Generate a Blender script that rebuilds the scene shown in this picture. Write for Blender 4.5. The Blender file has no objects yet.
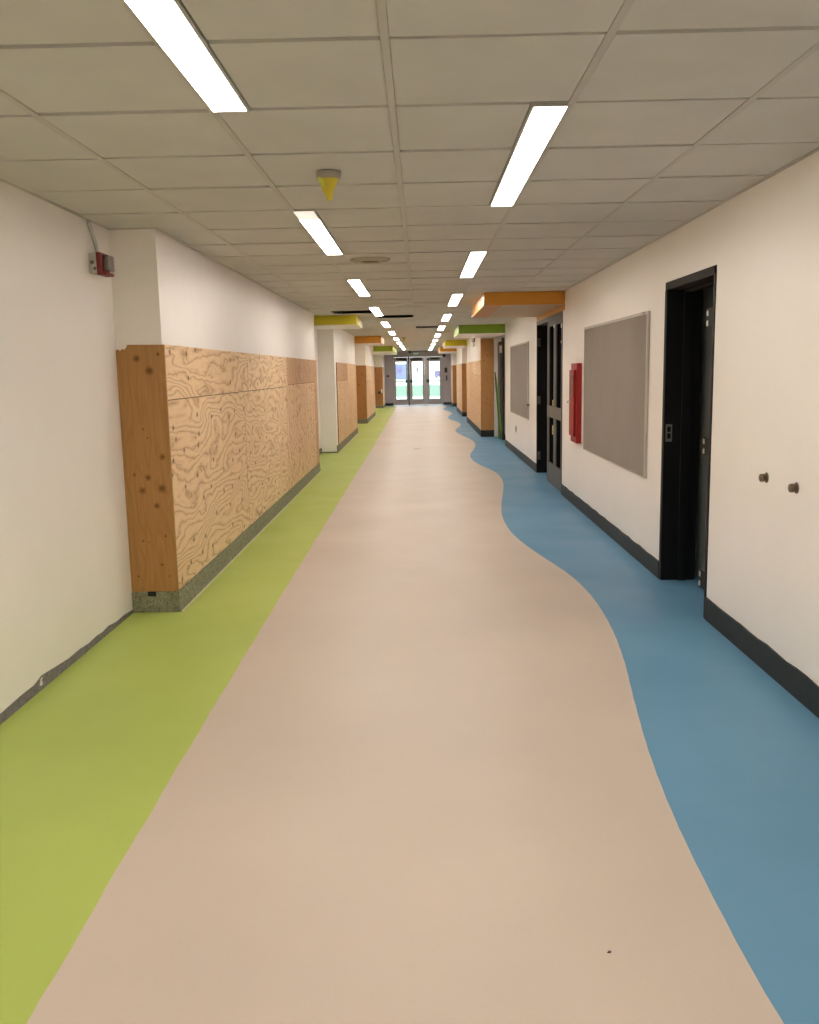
import bpy, bmesh, math, random
from mathutils import Vector, Matrix
random.seed(7)
scene = bpy.context.scene
COL = scene.collection
PI = math.pi

# ------------------------------------------------------------------ layout
H_EYE = 1.5
ZC = 2.387                      # ceiling height
XL, XR = -1.875, 1.69           # side walls
PX, RX = -1.59, 1.385           # faces of the projecting piers left / right
GX, SX = -0.0794, 0.6092        # ceiling grid across the corridor
GY, SY = 3.251, 0.6396          # ceiling grid along the corridor
YB, YE = -6.0, 41.0             # ends of the corridor

# ------------------------------------------------------------------ materials
def s2l(c):
    c /= 255.0
    return c / 12.92 if c <= 0.04045 else ((c + 0.055) / 1.055) ** 2.4
def rgb(r, g, b):
    return (s2l(r), s2l(g), s2l(b), 1.0)

class NT:
    """small node-tree writer"""
    def __init__(self, name):
        self.m = bpy.data.materials.new(name)
        self.m.use_nodes = True
        self.t = self.m.node_tree
        self.b = self.t.nodes['Principled BSDF']
        self.out = self.t.nodes['Material Output']
    def n(self, typ, **kw):
        nd = self.t.nodes.new(typ)
        for k, v in kw.items():
            setattr(nd, k, v)
        return nd
    def l(self, a, b):
        self.t.links.new(a, b)
    def val(self, sock, v):
        if hasattr(v, 'is_output') or isinstance(v, bpy.types.NodeSocket):
            self.l(v, sock)
        else:
            sock.default_value = v
    def math(self, op, a, b=None, clamp=False):
        nd = self.n('ShaderNodeMath', operation=op, use_clamp=clamp)
        self.val(nd.inputs[0], a)
        if b is not None:
            self.val(nd.inputs[1], b)
        return nd.outputs[0]
    def mix(self, f, a, b, blend='MIX'):
        nd = self.n('ShaderNodeMix', data_type='RGBA', blend_type=blend)
        self.val(nd.inputs[0], f)
        self.val(nd.inputs[6], a)
        self.val(nd.inputs[7], b)
        return nd.outputs[2]
    def coords(self, scale=(1, 1, 1), rot=(0, 0, 0), randomise=False, kind='Object'):
        tc = self.n('ShaderNodeTexCoord')
        src = tc.outputs[kind]
        if randomise:
            oi = self.n('ShaderNodeObjectInfo')
            k = self.math('MULTIPLY', oi.outputs['Random'], 37.0)
            va = self.n('ShaderNodeVectorMath', operation='ADD')
            self.l(src, va.inputs[0]); self.l(k, va.inputs[1])
            src = va.outputs[0]
        mp = self.n('ShaderNodeMapping')
        mp.inputs['Scale'].default_value = scale
        mp.inputs['Rotation'].default_value = rot
        self.l(src, mp.inputs['Vector'])
        return mp.outputs[0]
    def noise(self, vec, scale, detail=3.0, rough=0.5, dist=0.0):
        nd = self.n('ShaderNodeTexNoise')
        self.l(vec, nd.inputs['Vector'])
        nd.inputs['Scale'].default_value = scale
        nd.inputs['Detail'].default_value = detail
        nd.inputs['Roughness'].default_value = rough
        nd.inputs['Distortion'].default_value = dist
        return nd.outputs['Fac']
    def ramp(self, f, stops, interp='LINEAR'):
        nd = self.n('ShaderNodeValToRGB')
        cr = nd.color_ramp
        cr.interpolation = interp
        while len(cr.elements) < len(stops):
            cr.elements.new(0.5)
        for e, (p, c) in zip(cr.elements, stops):
            e.position = p
            e.color = c if len(c) == 4 else (*c, 1)
        self.l(f, nd.inputs[0])
        return nd.outputs[0]
    def bump(self, h, strength=0.1, dist=0.01):
        nd = self.n('ShaderNodeBump')
        nd.inputs['Strength'].default_value = strength
        nd.inputs['Distance'].default_value = dist
        self.l(h, nd.inputs['Height'])
        self.l(nd.outputs[0], self.b.inputs['Normal'])

def plain(name, col, rough=0.5, metal=0.0, var=0.06, nscale=6.0, spec=0.5, bump=0.0, bscale=60.0):
    t = NT(name)
    v = t.coords()
    n = t.noise(v, nscale, 4.0)
    c0 = tuple(x * (1 - var) for x in col[:3]) + (1,)
    c1 = tuple(min(1, x * (1 + var)) for x in col[:3]) + (1,)
    t.l(t.ramp(n, [(0.3, c0), (0.7, c1)]), t.b.inputs['Base Color'])
    t.b.inputs['Roughness'].default_value = rough
    t.b.inputs['Metallic'].default_value = metal
    t.b.inputs['Specular IOR Level'].default_value = spec
    if bump:
        t.bump(t.noise(v, bscale, 3.0), bump, 0.004)
    return t.m

def lin(r, g, b):
    return (r, g, b, 1.0)

M = {}
def wall_paint():
    t = NT('wall_paint')
    v = t.coords()
    n = t.noise(v, 1.3, 3.0)
    t.l(t.ramp(n, [(0.3, lin(.865, .82, .785)), (0.7, lin(.90, .855, .82))]), t.b.inputs['Base Color'])
    r = t.noise(v, 2.2, 4.0)
    t.l(t.ramp(r, [(0.3, lin(.34, .34, .34)), (0.7, lin(.46, .46, .46))]), t.b.inputs['Roughness'])
    t.bump(t.noise(v, 9.0, 5.0), 0.06, 0.02)
    return t.m
M['wall'] = wall_paint()

def floor_paint(name, c0, c1):
    t = NT(name)
    v = t.coords()
    n = t.noise(v, 0.9, 4.0, 0.55)
    col = t.ramp(n, [(0.3, c0), (0.7, c1)])
    sp = t.noise(v, 420.0, 2.0)
    spk = t.ramp(sp, [(0.30, lin(.86, .86, .86)), (0.42, lin(1, 1, 1))])
    col = t.mix(1.0, col, spk, 'MULTIPLY')
    t.l(col, t.b.inputs['Base Color'])
    r = t.noise(v, 1.7, 3.0)
    t.l(t.ramp(r, [(0.3, lin(.40, .40, .40)), (0.7, lin(.52, .52, .52))]), t.b.inputs['Roughness'])
    t.b.inputs['Specular IOR Level'].default_value = 0.28
    t.bump(t.noise(v, 55.0, 3.0), 0.04, 0.004)
    return t.m
M['beige'] = floor_paint('floor_beige_paint', lin(.525, .44, .375), lin(.575, .485, .41))
M['green'] = floor_paint('floor_green_paint', lin(.385, .475, .105), lin(.43, .52, .12))
M['blue'] = floor_paint('floor_blue_paint', lin(.112, .27, .42), lin(.132, .305, .47))
M['dark_floor'] = plain('dark_room_floor', lin(.05, .05, .05), 0.7)

M['tile'] = plain('ceiling_tile', lin(.575, .56, .525), 0.85, var=0.035, nscale=3.0, spec=0.2, bump=0.08, bscale=220.0)
M['tee'] = plain('ceiling_tee', lin(.48, .455, .415), 0.5, var=0.03)
M['void'] = plain('ceiling_void', lin(.02, .02, .02), 0.9)
M['black'] = plain('black_steel_paint', lin(.006, .006, .0065), 0.5, spec=0.2)
M['black_face'] = plain('dark_steel_paint', lin(.022, .018, .016), 0.6, spec=0.2)
M['charcoal'] = plain('charcoal_door_paint', lin(.055, .058, .055), 0.45)
M['grey_door'] = plain('grey_door_paint', lin(.075, .08, .08), 0.5, spec=0.3)
M['rail_grey'] = plain('mid_grey_paint', lin(.12, .11, .098), 0.5, spec=0.3)
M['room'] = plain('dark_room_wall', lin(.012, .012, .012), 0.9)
M['partition'] = plain('dark_partition', lin(.27, .27, .25), 0.7)
M['chrome'] = plain('bright_hinge_metal', lin(.62, .62, .58), 0.35, 0.9)
M['dull_metal'] = plain('dull_hinge_metal', lin(.22, .22, .21), 0.45, 0.6)
M['galv'] = plain('galvanised_metal', lin(.55, .56, .52), 0.5, 0.15, var=0.2, nscale=30)
M['brown_metal'] = plain('aged_brass_metal', lin(.17, .12, .08), 0.4, 0.5, var=0.15, nscale=50)
M['red'] = plain('red_enamel', lin(.32, .016, .014), 0.5, spec=0.3)
M['red_dark'] = plain('dark_red_plastic', lin(.20, .010, .010), 0.4)
M['glass_brown'] = plain('cabinet_glass', lin(.075, .06, .04), 0.12, spec=0.6)
M['tack'] = plain('tackboard_fabric', lin(.295, .255, .225), 0.9, var=0.05, nscale=2.0, spec=0.2, bump=0.1, bscale=300)
M['alu'] = plain('aluminium_trim', lin(.50, .47, .42), 0.45, 0.5)
M['orange'] = plain('orange_paint', lin(.62, .27, .022), 0.42, var=0.03)
M['soffit_reflection'] = plain('pale_orange_reflection', lin(.62, .44, .26), 0.45, var=0.03)  # paints in the pale reflection under the right-hand orange bulkhead
M['lime'] = plain('lime_green_paint', lin(.36, .47, .03), 0.42, var=0.03)
M['leaf_green'] = plain('leaf_green_paint', lin(.21, .36, .018), 0.42, var=0.03)
M['yellow'] = plain('yellow_paint', lin(.56, .47, .012), 0.42, var=0.03)
M['yellow_plastic'] = plain('yellow_plastic_cover', lin(.62, .50, .02), 0.4, var=0.1, nscale=20)
M['lime_plastic'] = plain('lime_plastic_tab', lin(.58, .62, .06), 0.4)
M['detector'] = plain('detector_plastic', lin(.33, .295, .24), 0.5)
M['diffuser_grille'] = plain('air_diffuser_paint', lin(.42, .37, .29), 0.5, spec=0.3)
M['grille_dark'] = plain('air_diffuser_core', lin(.15, .115, .075), 0.7)
M['frame_grey'] = plain('entrance_frame_paint', lin(.38, .345, .335), 0.45)
M['wall_backlit'] = plain('wall_paint_backlit', lin(.44, .40, .425), 0.5, nscale=1.5)  # same paint as the side walls, darkened to look backlit
M['dark_plastic'] = plain('dark_plastic', lin(.03, .028, .028), 0.5)
M['white_plastic'] = plain('white_plastic', lin(.72, .69, .64), 0.4)
M['caulk'] = plain('pale_caulk', lin(.62, .56, .40), 0.7)
M['green_pole'] = plain('dark_green_paint', lin(.045, .12, .02), 0.4)
M['light_green'] = plain('light_green_paint', lin(.20, .42, .05), 0.4)
M['sticker'] = plain('yellow_sticker', lin(.62, .52, .03), 0.5)
M['strobe'] = plain('strobe_lens', lin(.13, .10, .085), 0.15, spec=0.7)

def glass():
    t = NT('window_glass')
    tr = t.n('ShaderNodeBsdfTransparent'); tr.inputs[0].default_value = (.95, .97, .96, 1)
    gl = t.n('ShaderNodeBsdfGlossy'); gl.inputs['Roughness'].default_value = 0.03
    fr = t.n('ShaderNodeFresnel'); fr.inputs[0].default_value = 1.45
    mx = t.n('ShaderNodeMixShader')
    t.l(fr.outputs[0], mx.inputs[0]); t.l(tr.outputs[0], mx.inputs[1]); t.l(gl.outputs[0], mx.inputs[2])
    t.l(mx.outputs[0], t.out.inputs['Surface'])
    return t.m
M['glass'] = glass()
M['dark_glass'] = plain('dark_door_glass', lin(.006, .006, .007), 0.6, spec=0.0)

def emit(name, col, strength):
    t = NT(name)
    v = t.coords()
    n = t.noise(v, 3.0)
    t.l(t.ramp(n, [(0.3, tuple(c * .97 for c in col) + (1,)), (0.7, (*col, 1))]), t.b.inputs['Emission Color'])
    t.b.inputs['Base Color'].default_value = (.8, .8, .8, 1)
    t.b.inputs['Emission Strength'].default_value = strength
    return t.m
LIGHT_COL = (1.0, .915, .83)
M['lamp'] = emit('lit_lamp_diffuser', LIGHT_COL, 19.0)
M['lamp_dim'] = emit('dim_lamp_diffuser', (1.0, .88, .80), 0.47)
M['exit_green'] = emit('exit_sign_face', (.05, .45, .25), 0.22)

def plywood(name, light, dark, tint, ang=0.0, freq=13.0, ticks=True, run=9.0):
    """rotary-cut fir plywood: contour-like figure, veneer joints, small boat patches and nail heads"""
    t = NT(name)
    tc = t.n('ShaderNodeTexCoord')
    oi = t.n('ShaderNodeObjectInfo')
    k = t.math('MULTIPLY', oi.outputs['Random'], 53.0)
    sep = t.n('ShaderNodeSeparateXYZ'); t.l(tc.outputs['Object'], sep.inputs[0])
    u = t.math('ADD', sep.outputs[0], sep.outputs[1])   # sheets stand along x or along y
    cmb = t.n('ShaderNodeCombineXYZ')
    t.l(u, cmb.inputs[0]); t.l(sep.outputs[2], cmb.inputs[1]); t.l(k, cmb.inputs[2])
    flat = cmb.outputs[0]
    def mp(scale, rot=0.0):
        nd = t.n('ShaderNodeMapping')
        nd.inputs['Scale'].default_value = scale
        nd.inputs['Rotation'].default_value = (0, 0, rot)
        t.l(flat, nd.inputs['Vector'])
        return nd.outputs[0]
    # big contour field
    f = t.noise(mp((0.55, 1.9, 1), ang), 1.35, 2.0, 0.42, 0.6)
    f2 = t.noise(mp((1.6, 5.0, 1), ang), 2.0, 3.0, 0.55, 0.6)
    lean = sep.outputs[2] if ang < 1 else u
    fld = t.math('ADD', t.math('ADD', t.math('MULTIPLY', f, freq), t.math('MULTIPLY', f2, 2.0)), t.math('MULTIPLY', lean, run))
    fr = t.math('FRACT', fld)
    line = t.ramp(fr, [(0.0, lin(1, 1, 1)), (0.08, lin(.5, .5, .5)), (0.32, lin(.1, .1, .1)), (0.60, lin(.0, .0, .0)), (0.90, lin(.3, .3, .3)), (1.0, lin(.95, .95, .95))])
    fine = t.noise(mp((3.0, 60.0, 1), ang), 3.0, 4.0, 0.6)
    # veneer strips with slightly different tone
    tone = t.noise(mp((1.1, .45, 1), 0.0), 0.9, 1.0)
    base = t.ramp(tone, [(0.35, light), (0.65, tint)])
    lf = t.math('MULTIPLY', line, t.ramp(fine, [(0.25, lin(.35, .35, .35)), (0.7, lin(1, 1, 1))]))
    col = t.mix(t.math('MULTIPLY', lf, 1.0, True), base, dark)
    fl = t.ramp(fine, [(0.3, lin(.88, .86, .83)), (0.7, lin(1.05, 1.05, 1.05))])
    col = t.mix(0.85, col, fl, 'MULTIPLY')
    if ticks:
        vo = t.n('ShaderNodeTexVoronoi', feature='F1')
        t.l(mp((2.9, 5.0, 1)), vo.inputs['Vector']); vo.inputs['Scale'].default_value = 1.0
        vo.inputs['Randomness'].default_value = 0.85
        # distance stretched: narrow upright football patches
        pos = t.n('ShaderNodeVectorMath', operation='SUBTRACT')
        t.l(mp((2.9, 5.0, 1)), pos.inputs[0]); t.l(vo.outputs['Position'], pos.inputs[1])
        s2 = t.n('ShaderNodeSeparateXYZ'); t.l(pos.outputs[0], s2.inputs[0])
        dx = t.math('MULTIPLY', s2.outputs[0], 4.6); dz = t.math('MULTIPLY', s2.outputs[1], 3.6)
        d = t.math('SQRT', t.math('ADD', t.math('MULTIPLY', dx, dx), t.math('MULTIPLY', dz, dz)))
        sc = t.n('ShaderNodeSeparateColor'); t.l(vo.outputs['Color'], sc.inputs[0])
        keep = t.math('GREATER_THAN', sc.outputs[0], 0.35)
        core = t.ramp(d, [(0.10, lin(1, 1, 1)), (0.42, lin(0, 0, 0))])
        col = t.mix(t.math('MULTIPLY', t.math('MULTIPLY', core, keep), 0.9), col, lin(.085, .042, .016))
    t.l(col, t.b.inputs['Base Color'])
    t.b.inputs['Roughness'].default_value = 0.62
    t.b.inputs['Specular IOR Level'].default_value = 0.3
    t.bump(lf, 0.08, 0.003)
    return t.m

M['ply_a'] = plywood('fir_plywood_figured', lin(.80, .575, .345), lin(.36, .15, .045), lin(.84, .62, .39), freq=13.0, run=13.0)
M['ply_b'] = plywood('fir_plywood_pale', lin(.82, .59, .36), lin(.38, .165, .052), lin(.85, .64, .41), ang=0.4, freq=13.0, run=12.0)
M['ply_c'] = plywood('fir_plywood_reddish', lin(.56, .335, .185), lin(.30, .14, .058), lin(.61, .38, .215), ang=PI / 2, freq=8.0, ticks=False, run=5.0)
M['ply_v'] = plywood('fir_plywood_upright_grain', lin(.74, .505, .295), lin(.34, .15, .05), lin(.79, .555, .345), ang=PI / 2, freq=9.0, run=5.0)

def knotty(name, light, dark, knots, nails=()):
    """smooth sheet with upright grain and round knots at given (u, z) places measured from the sheet's foot"""
    t = NT(name)
    tc = t.n('ShaderNodeTexCoord')
    sep = t.n('ShaderNodeSeparateXYZ'); t.l(tc.outputs['Object'], sep.inputs[0])
    u, z = sep.outputs[0], sep.outputs[2]
    cmb = t.n('ShaderNodeCombineXYZ'); t.l(u, cmb.inputs[0]); t.l(z, cmb.inputs[1])
    def mp(scale):
        nd = t.n('ShaderNodeMapping'); nd.inputs['Scale'].default_value = scale
        t.l(cmb.outputs[0], nd.inputs['Vector']); return nd.outputs[0]
    f = t.noise(mp((5.0, .9, 1)), 1.5, 2.0, 0.4, 0.5)
    fr = t.math('FRACT', t.math('MULTIPLY', f, 9.0))
    line = t.ramp(fr, [(0.0, lin(1, 1, 1)), (0.3, lin(.2, .2, .2)), (0.7, lin(0, 0, 0)), (1.0, lin(.8, .8, .8))])
    fine = t.noise(mp((70.0, 2.5, 1)), 1.0, 4.0, 0.6)
    col = t.mix(t.math('MULTIPLY', line, 0.32), light, dark)
    col = t.mix(0.8, col, t.ramp(fine, [(0.3, lin(.86, .84, .80)), (0.7, lin(1.05, 1.05, 1.05))]), 'MULTIPLY')
    for (ku, kz, kr) in knots:
        kr *= 1.45
        du = t.math('SUBTRACT', u, ku); dz = t.math('SUBTRACT', z, kz)
        d = t.math('SQRT', t.math('ADD', t.math('MULTIPLY', du, du), t.math('MULTIPLY', t.math('MULTIPLY', dz, dz), 1.0)))
        d = t.math('DIVIDE', d, kr)
        w = t.noise(mp((40, 40, 1)), 1.0)
        d = t.math('ADD', d, t.math('MULTIPLY', t.math('SUBTRACT', w, 0.5), 0.7))
        halo = t.ramp(d, [(0.45, lin(1, 1, 1)), (1.25, lin(0, 0, 0))])
        col = t.mix(t.math('MULTIPLY', halo, 0.62), col, lin(.17, .066, .018))
        core = t.ramp(d, [(0.15, lin(1, 1, 1)), (0.5, lin(0, 0, 0))])
        col = t.mix(t.math('MULTIPLY', core, 0.62), col, lin(.095, .036, .013))
    t.l(col, t.b.inputs['Base Color'])
    t.b.inputs['Roughness'].default_value = 0.5
    t.b.inputs['Specular IOR Level'].default_value = 0.3
    return t.m

def concrete(name, c0, c1, pit):
    t = NT(name)
    v = t.coords()
    n = t.noise(v, 26.0, 6.0, 0.7)
    col = t.ramp(n, [(0.32, c0), (0.66, c1)])
    g = t.noise(v, 95.0, 3.0, 0.6)
    col = t.mix(t.ramp(g, [(0.36, lin(1, 1, 1)), (0.44, lin(0, 0, 0))]), col, pit)
    t.l(col, t.b.inputs['Base Color'])
    t.b.inputs['Roughness'].default_value = 0.85
    t.bump(n, 0.6, 0.012)
    return t.m
M['edge_seam_shade'] = plain('plywood_edge_seam_shade', lin(.13, .07, .035), 0.8, nscale=60, var=.3)  # brown sheet edges, also the painted shade behind the seams
M['concrete'] = concrete('rough_concrete_curb', lin(.17, .17, .10), lin(.33, .32, .225), lin(.045, .042, .028))
M['curb_smooth'] = concrete('grey_concrete_curb', lin(.15, .15, .105), lin(.23, .225, .165), lin(.11, .105, .075))
M['exposed'] = concrete('exposed_grey_plaster', lin(.17, .155, .155), lin(.25, .225, .225), lin(.12, .11, .11))

def scuffed_base():
    t = NT('scuffed_dark_base')
    v = t.coords()
    n = t.noise(v, 5.0, 5.0, 0.65, 0.8)
    col = t.ramp(n, [(0.3, lin(.006, .0075, .007)), (0.6, lin(.014, .0155, .0135)), (0.75, lin(.026, .024, .021))])
    s = t.noise(v, 24.0, 5.0, 0.7, 1.5)
    col = t.mix(t.ramp(s, [(0.66, lin(0, 0, 0)), (0.72, lin(.8, .8, .8))]), col, lin(.09, .075, .065))
    t.l(col, t.b.inputs['Base Color'])
    t.b.inputs['Roughness'].default_value = 0.55
    t.bump(n, 0.3, 0.01)
    return t.m
M['base'] = scuffed_base()

def grass():
    t = NT('lawn_grass')
    v = t.coords()
    n = t.noise(v, 0.35, 6.0, 0.7)
    t.l(t.ramp(n, [(0.3, lin(.062, .15, .09)), (0.7, lin(.085, .19, .12))]), t.b.inputs['Base Color'])
    t.b.inputs['Roughness'].default_value = 0.9
    t.bump(t.noise(v, 30.0, 4.0), 0.5, 0.05)
    return t.m
M['grass'] = grass()
M['paving'] = plain('outdoor_paving', lin(.42, .52, .52), 0.8, nscale=1.0)
M['blue_wall'] = plain('blue_grey_cladding', lin(.15, .18, .29), 0.6, nscale=1.0)
M['violet_wall'] = plain('violet_van_paint', lin(.13, .115, .24), 0.5, nscale=1.0)
M['sign_grey'] = plain('mid_grey_sign', lin(.16, .16, .18), 0.6, nscale=1.0)
M['roof_grey'] = plain('pale_roof', lin(.5, .5, .52), 0.7)

# ------------------------------------------------------------------ mesh helpers
class MB:
    """collects shapes in world space; build() links them as ONE mesh object"""
    def __init__(self):
        self.bm = bmesh.new()
    def box(self, x0, x1, y0, y1, z0, z1, mi=0):
        vs = [self.bm.verts.new(p) for p in ((x0, y0, z0), (x1, y0, z0), (x1, y1, z0), (x0, y1, z0),
                                             (x0, y0, z1), (x1, y0, z1), (x1, y1, z1), (x0, y1, z1))]
        for q in ((0, 3, 2, 1), (4, 5, 6, 7), (0, 1, 5, 4), (1, 2, 6, 5), (2, 3, 7, 6), (3, 0, 4, 7)):
            self.bm.faces.new([vs[i] for i in q]).material_index = mi
        return self
    def quad(self, pts, mi=0):
        self.bm.faces.new([self.bm.verts.new(p) for p in pts]).material_index = mi
        return self
    def prism(self, pts, axis, a, b, mi=0):
        """polygon pts (2-D) in the plane across axis, extruded from a to b"""
        def P(q, t):
            return {'x': (t, q[0], q[1]), 'y': (q[0], t, q[1]), 'z': (q[0], q[1], t)}[axis]
        A = [self.bm.verts.new(P(q, a)) for q in pts]
        B = [self.bm.verts.new(P(q, b)) for q in pts]
        n = len(pts)
        self.bm.faces.new(A[::-1]).material_index = mi
        self.bm.faces.new(B).material_index = mi
        for i in range(n):
            self.bm.faces.new((A[i], A[(i + 1) % n], B[(i + 1) % n], B[i])).material_index = mi
        return self
    def lathe(self, prof, base, axis, seg=24, mi=0):
        """profile of (radius, height) turned about axis through base"""
        ax = Vector(axis).normalized()
        e1 = ax.orthogonal().normalized(); e2 = ax.cross(e1)
        rings = []
        for r, h in prof:
            if r < 1e-6:
                rings.append([self.bm.verts.new(Vector(base) + ax * h)])
            else:
                rings.append([self.bm.verts.new(Vector(base) + ax * h + (e1 * math.cos(2 * PI * k / seg) + e2 * math.sin(2 * PI * k / seg)) * r) for k in range(seg)])
        for A, B in zip(rings, rings[1:]):
            for k in range(seg):
                k2 = (k + 1) % seg
                if len(A) == 1 and len(B) == 1: continue
                if len(A) == 1: f = (A[0], B[k2], B[k])
                elif len(B) == 1: f = (A[k], A[k2], B[0])
                else: f = (A[k], A[k2], B[k2], B[k])
                fc = self.bm.faces.new(f); fc.material_index = mi; fc.smooth = True
        return self
    def tube(self, pts, r, seg=10, mi=0):
        pts = [Vector(p) for p in pts]
        rings = []
        for i, p in enumerate(pts):
            d = (pts[min(i + 1, len(pts) - 1)] - pts[max(i - 1, 0)]).normalized()
            e1 = d.cross(Vector((0.31, 0.2, 0.93))).normalized(); e2 = d.cross(e1)
            rings.append([self.bm.verts.new(p + (e1 * math.cos(2 * PI * k / seg) + e2 * math.sin(2 * PI * k / seg)) * r) for k in range(seg)])
        for A, B in zip(rings, rings[1:]):
            for k in range(seg):
                fc = self.bm.faces.new((A[k], A[(k + 1) % seg], B[(k + 1) % seg], B[k])); fc.smooth = True; fc.material_index = mi
        self.bm.faces.new(rings[0][::-1]).material_index = mi
        self.bm.faces.new(rings[-1]).material_index = mi
        return self
    def build(self, name, mats, parent=None, bevel=0.0, recentre=True, seg=2):
        bm = self.bm
        bmesh.ops.recalc_face_normals(bm, faces=bm.faces)
        org = Vector((0, 0, 0))
        if recentre and bm.verts:
            xs = [v.co.x for v in bm.verts]; ys = [v.co.y for v in bm.verts]; zs = [v.co.z for v in bm.verts]
            org = Vector(((min(xs) + max(xs)) / 2, (min(ys) + max(ys)) / 2, min(zs)))
            bmesh.ops.translate(bm, verts=bm.verts, vec=-org)
        me = bpy.data.meshes.new(name)
        bm.to_mesh(me); bm.free()
        for m in (mats if isinstance(mats, (list, tuple)) else [mats]):
            me.materials.append(m)
        o = bpy.data.objects.new(name, me)
        COL.objects.link(o)
        if parent is not None:
            o.parent = parent
            base = parent_world(parent)
            o.location = org - base
        else:
            o.location = org
        if bevel:
            b = o.modifiers.new('bevel', 'BEVEL'); b.width = bevel; b.segments = seg; b.limit_method = 'ANGLE'
            b.angle_limit = math.radians(40)
        return o

def parent_world(o):
    p = Vector(o.location)
    while o.parent is not None:
        o = o.parent
        p = p + Vector(o.location)
    return p

def tag(o, label=None, cat=None, group=None, kind=None):
    if label: o['label'] = label
    if cat: o['category'] = cat
    if group: o['group'] = group
    if kind: o['kind'] = kind
    return o

def empty(name, loc, label=None, cat=None, group=None, kind=None):
    o = bpy.data.objects.new(name, None)
    o.empty_display_size = 0.1
    COL.objects.link(o)
    o.location = loc
    return tag(o, label, cat, group, kind)

def struct(name, mb, mats, label=None, cat=None, bevel=0.0):
    return tag(mb.build(name, mats, bevel=bevel), label, cat, kind='structure')

def copy_tree(o, parent=None):
    c = o.copy(); COL.objects.link(c); c.parent = parent
    for ch in list(o.children):
        copy_tree(ch, c)
    return c

# ------------------------------------------------------------------ floor (one slab, three painted areas)
def catmull(P, t):
    n = len(P)
    if t <= P[0][0]: return P[0][1]
    if t >= P[-1][0]: return P[-1][1]
    for i in range(n - 1):
        if P[i][0] <= t <= P[i + 1][0]:
            x0, y0 = P[i]; x1, y1 = P[i + 1]
            m0 = (P[i + 1][1] - P[max(i - 1, 0)][1]) / (P[i + 1][0] - P[max(i - 1, 0)][0])
            m1 = (P[min(i + 2, n - 1)][1] - P[i][1]) / (P[min(i + 2, n - 1)][0] - P[i][0])
            h = x1 - x0; s = (t - x0) / h
            return ((2 * s ** 3 - 3 * s ** 2 + 1) * y0 + (s ** 3 - 2 * s ** 2 + s) * h * m0 +
                    (-2 * s ** 3 + 3 * s ** 2) * y1 + (s ** 3 - s ** 2) * h * m1)
WAVE = [(-6, .95), (-4.2, .82), (-1.0, 1.115), (.6, .95), (1.4, .845), (1.9, .812), (2.2, .808), (2.79, .826), (3.37, .874), (3.97, .951),
        (4.55, 1.033), (5.2, 1.096), (5.87, 1.117), (6.53, 1.077), (7.28, .954), (7.9, .865), (8.5, .822), (9.2, .825), (9.9, .872),
        (11.0, .985), (12.0, 1.085), (12.8, 1.115), (13.5, 1.085), (14.3, .965), (15.0, .882), (15.7, .86), (16.4, .885),
        (17.5, 1.02), (18.5, 1.105), (19.2, 1.125), (19.9, 1.095), (21.1, .975), (22.2, .885), (22.9, .872), (23.6, .905),
        (25.0, 1.08), (25.9, 1.13), (26.8, 1.09), (28.3, .92), (29.3, .885), (30.3, .92), (31.6, 1.06), (32.6, 1.13), (33.6, 1.08),
        (35, .93), (36, .89), (37, .93), (38.3, 1.08), (39.2, 1.12), (41.2, 1.0)]
fl = MB()
ys = [YB + 0.1 * i for i in range(int((YE - YB) / 0.1) + 1)]
if ys[-1] < YE: ys.append(YE)
for a, b in zip(ys, ys[1:]):
    def edge(y):
        g = -0.977 + .026 * math.exp(-max(0, y - 1.9) / 1.6) + 0.002 * math.sin(y * 9.1) + 0.0015 * math.sin(y * 23.7 + 1)
        if y > 20: g -= 0.003 * (y - 20)
        w = catmull(WAVE, y) + 0.0007 * math.sin(y * 31.0)
        return (-2.1, g, w, 2.1)
    ea, eb = edge(a), edge(b)
    blue_reflection = a >= YE - 1.0                                  # blue stands in for the doors' daylight reflected on the floor
    for k in range(3):
        mi = 2 if blue_reflection else (1, 0, 2)[k]
        fl.quad(((ea[k], a, 0), (ea[k + 1], a, 0), (eb[k + 1], b, 0), (eb[k], b, 0)), mi)
fl.box(-2.1, 2.1, YB, YE, -0.2, -0.001, 0)
bmesh.ops.remove_doubles(fl.bm, verts=fl.bm.verts, dist=1e-5)
struct('floor', fl, [M['beige'], M['green'], M['blue']], 'corridor floor painted lime green, beige and wavy blue', 'floor')

# ------------------------------------------------------------------ walls
TOP = 2.75
w = MB()
w.box(-2.1, XL, YB, 5.68, 0, TOP)
w.box(-2.1, PX, 5.68, 14.0, 0, TOP)
w.box(-2.1, -1.90, 14.0, 17.2, 0, TOP)
w.box(-2.1, -1.60, 17.2, 22.8, 0, TOP)
w.box(-2.1, -1.90, 22.8, 27.0, 0, TOP)
w.box(-2.1, -1.60, 27.0, 31.9, 0, TOP)
w.box(-2.1, -1.90, 31.9, 38.5, 0, TOP)
w.box(-2.1, -1.58, 38.5, YE, 0, TOP)
struct('wall_left', w, M['wall'], 'white left corridor wall with projecting piers', 'wall')

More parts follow.
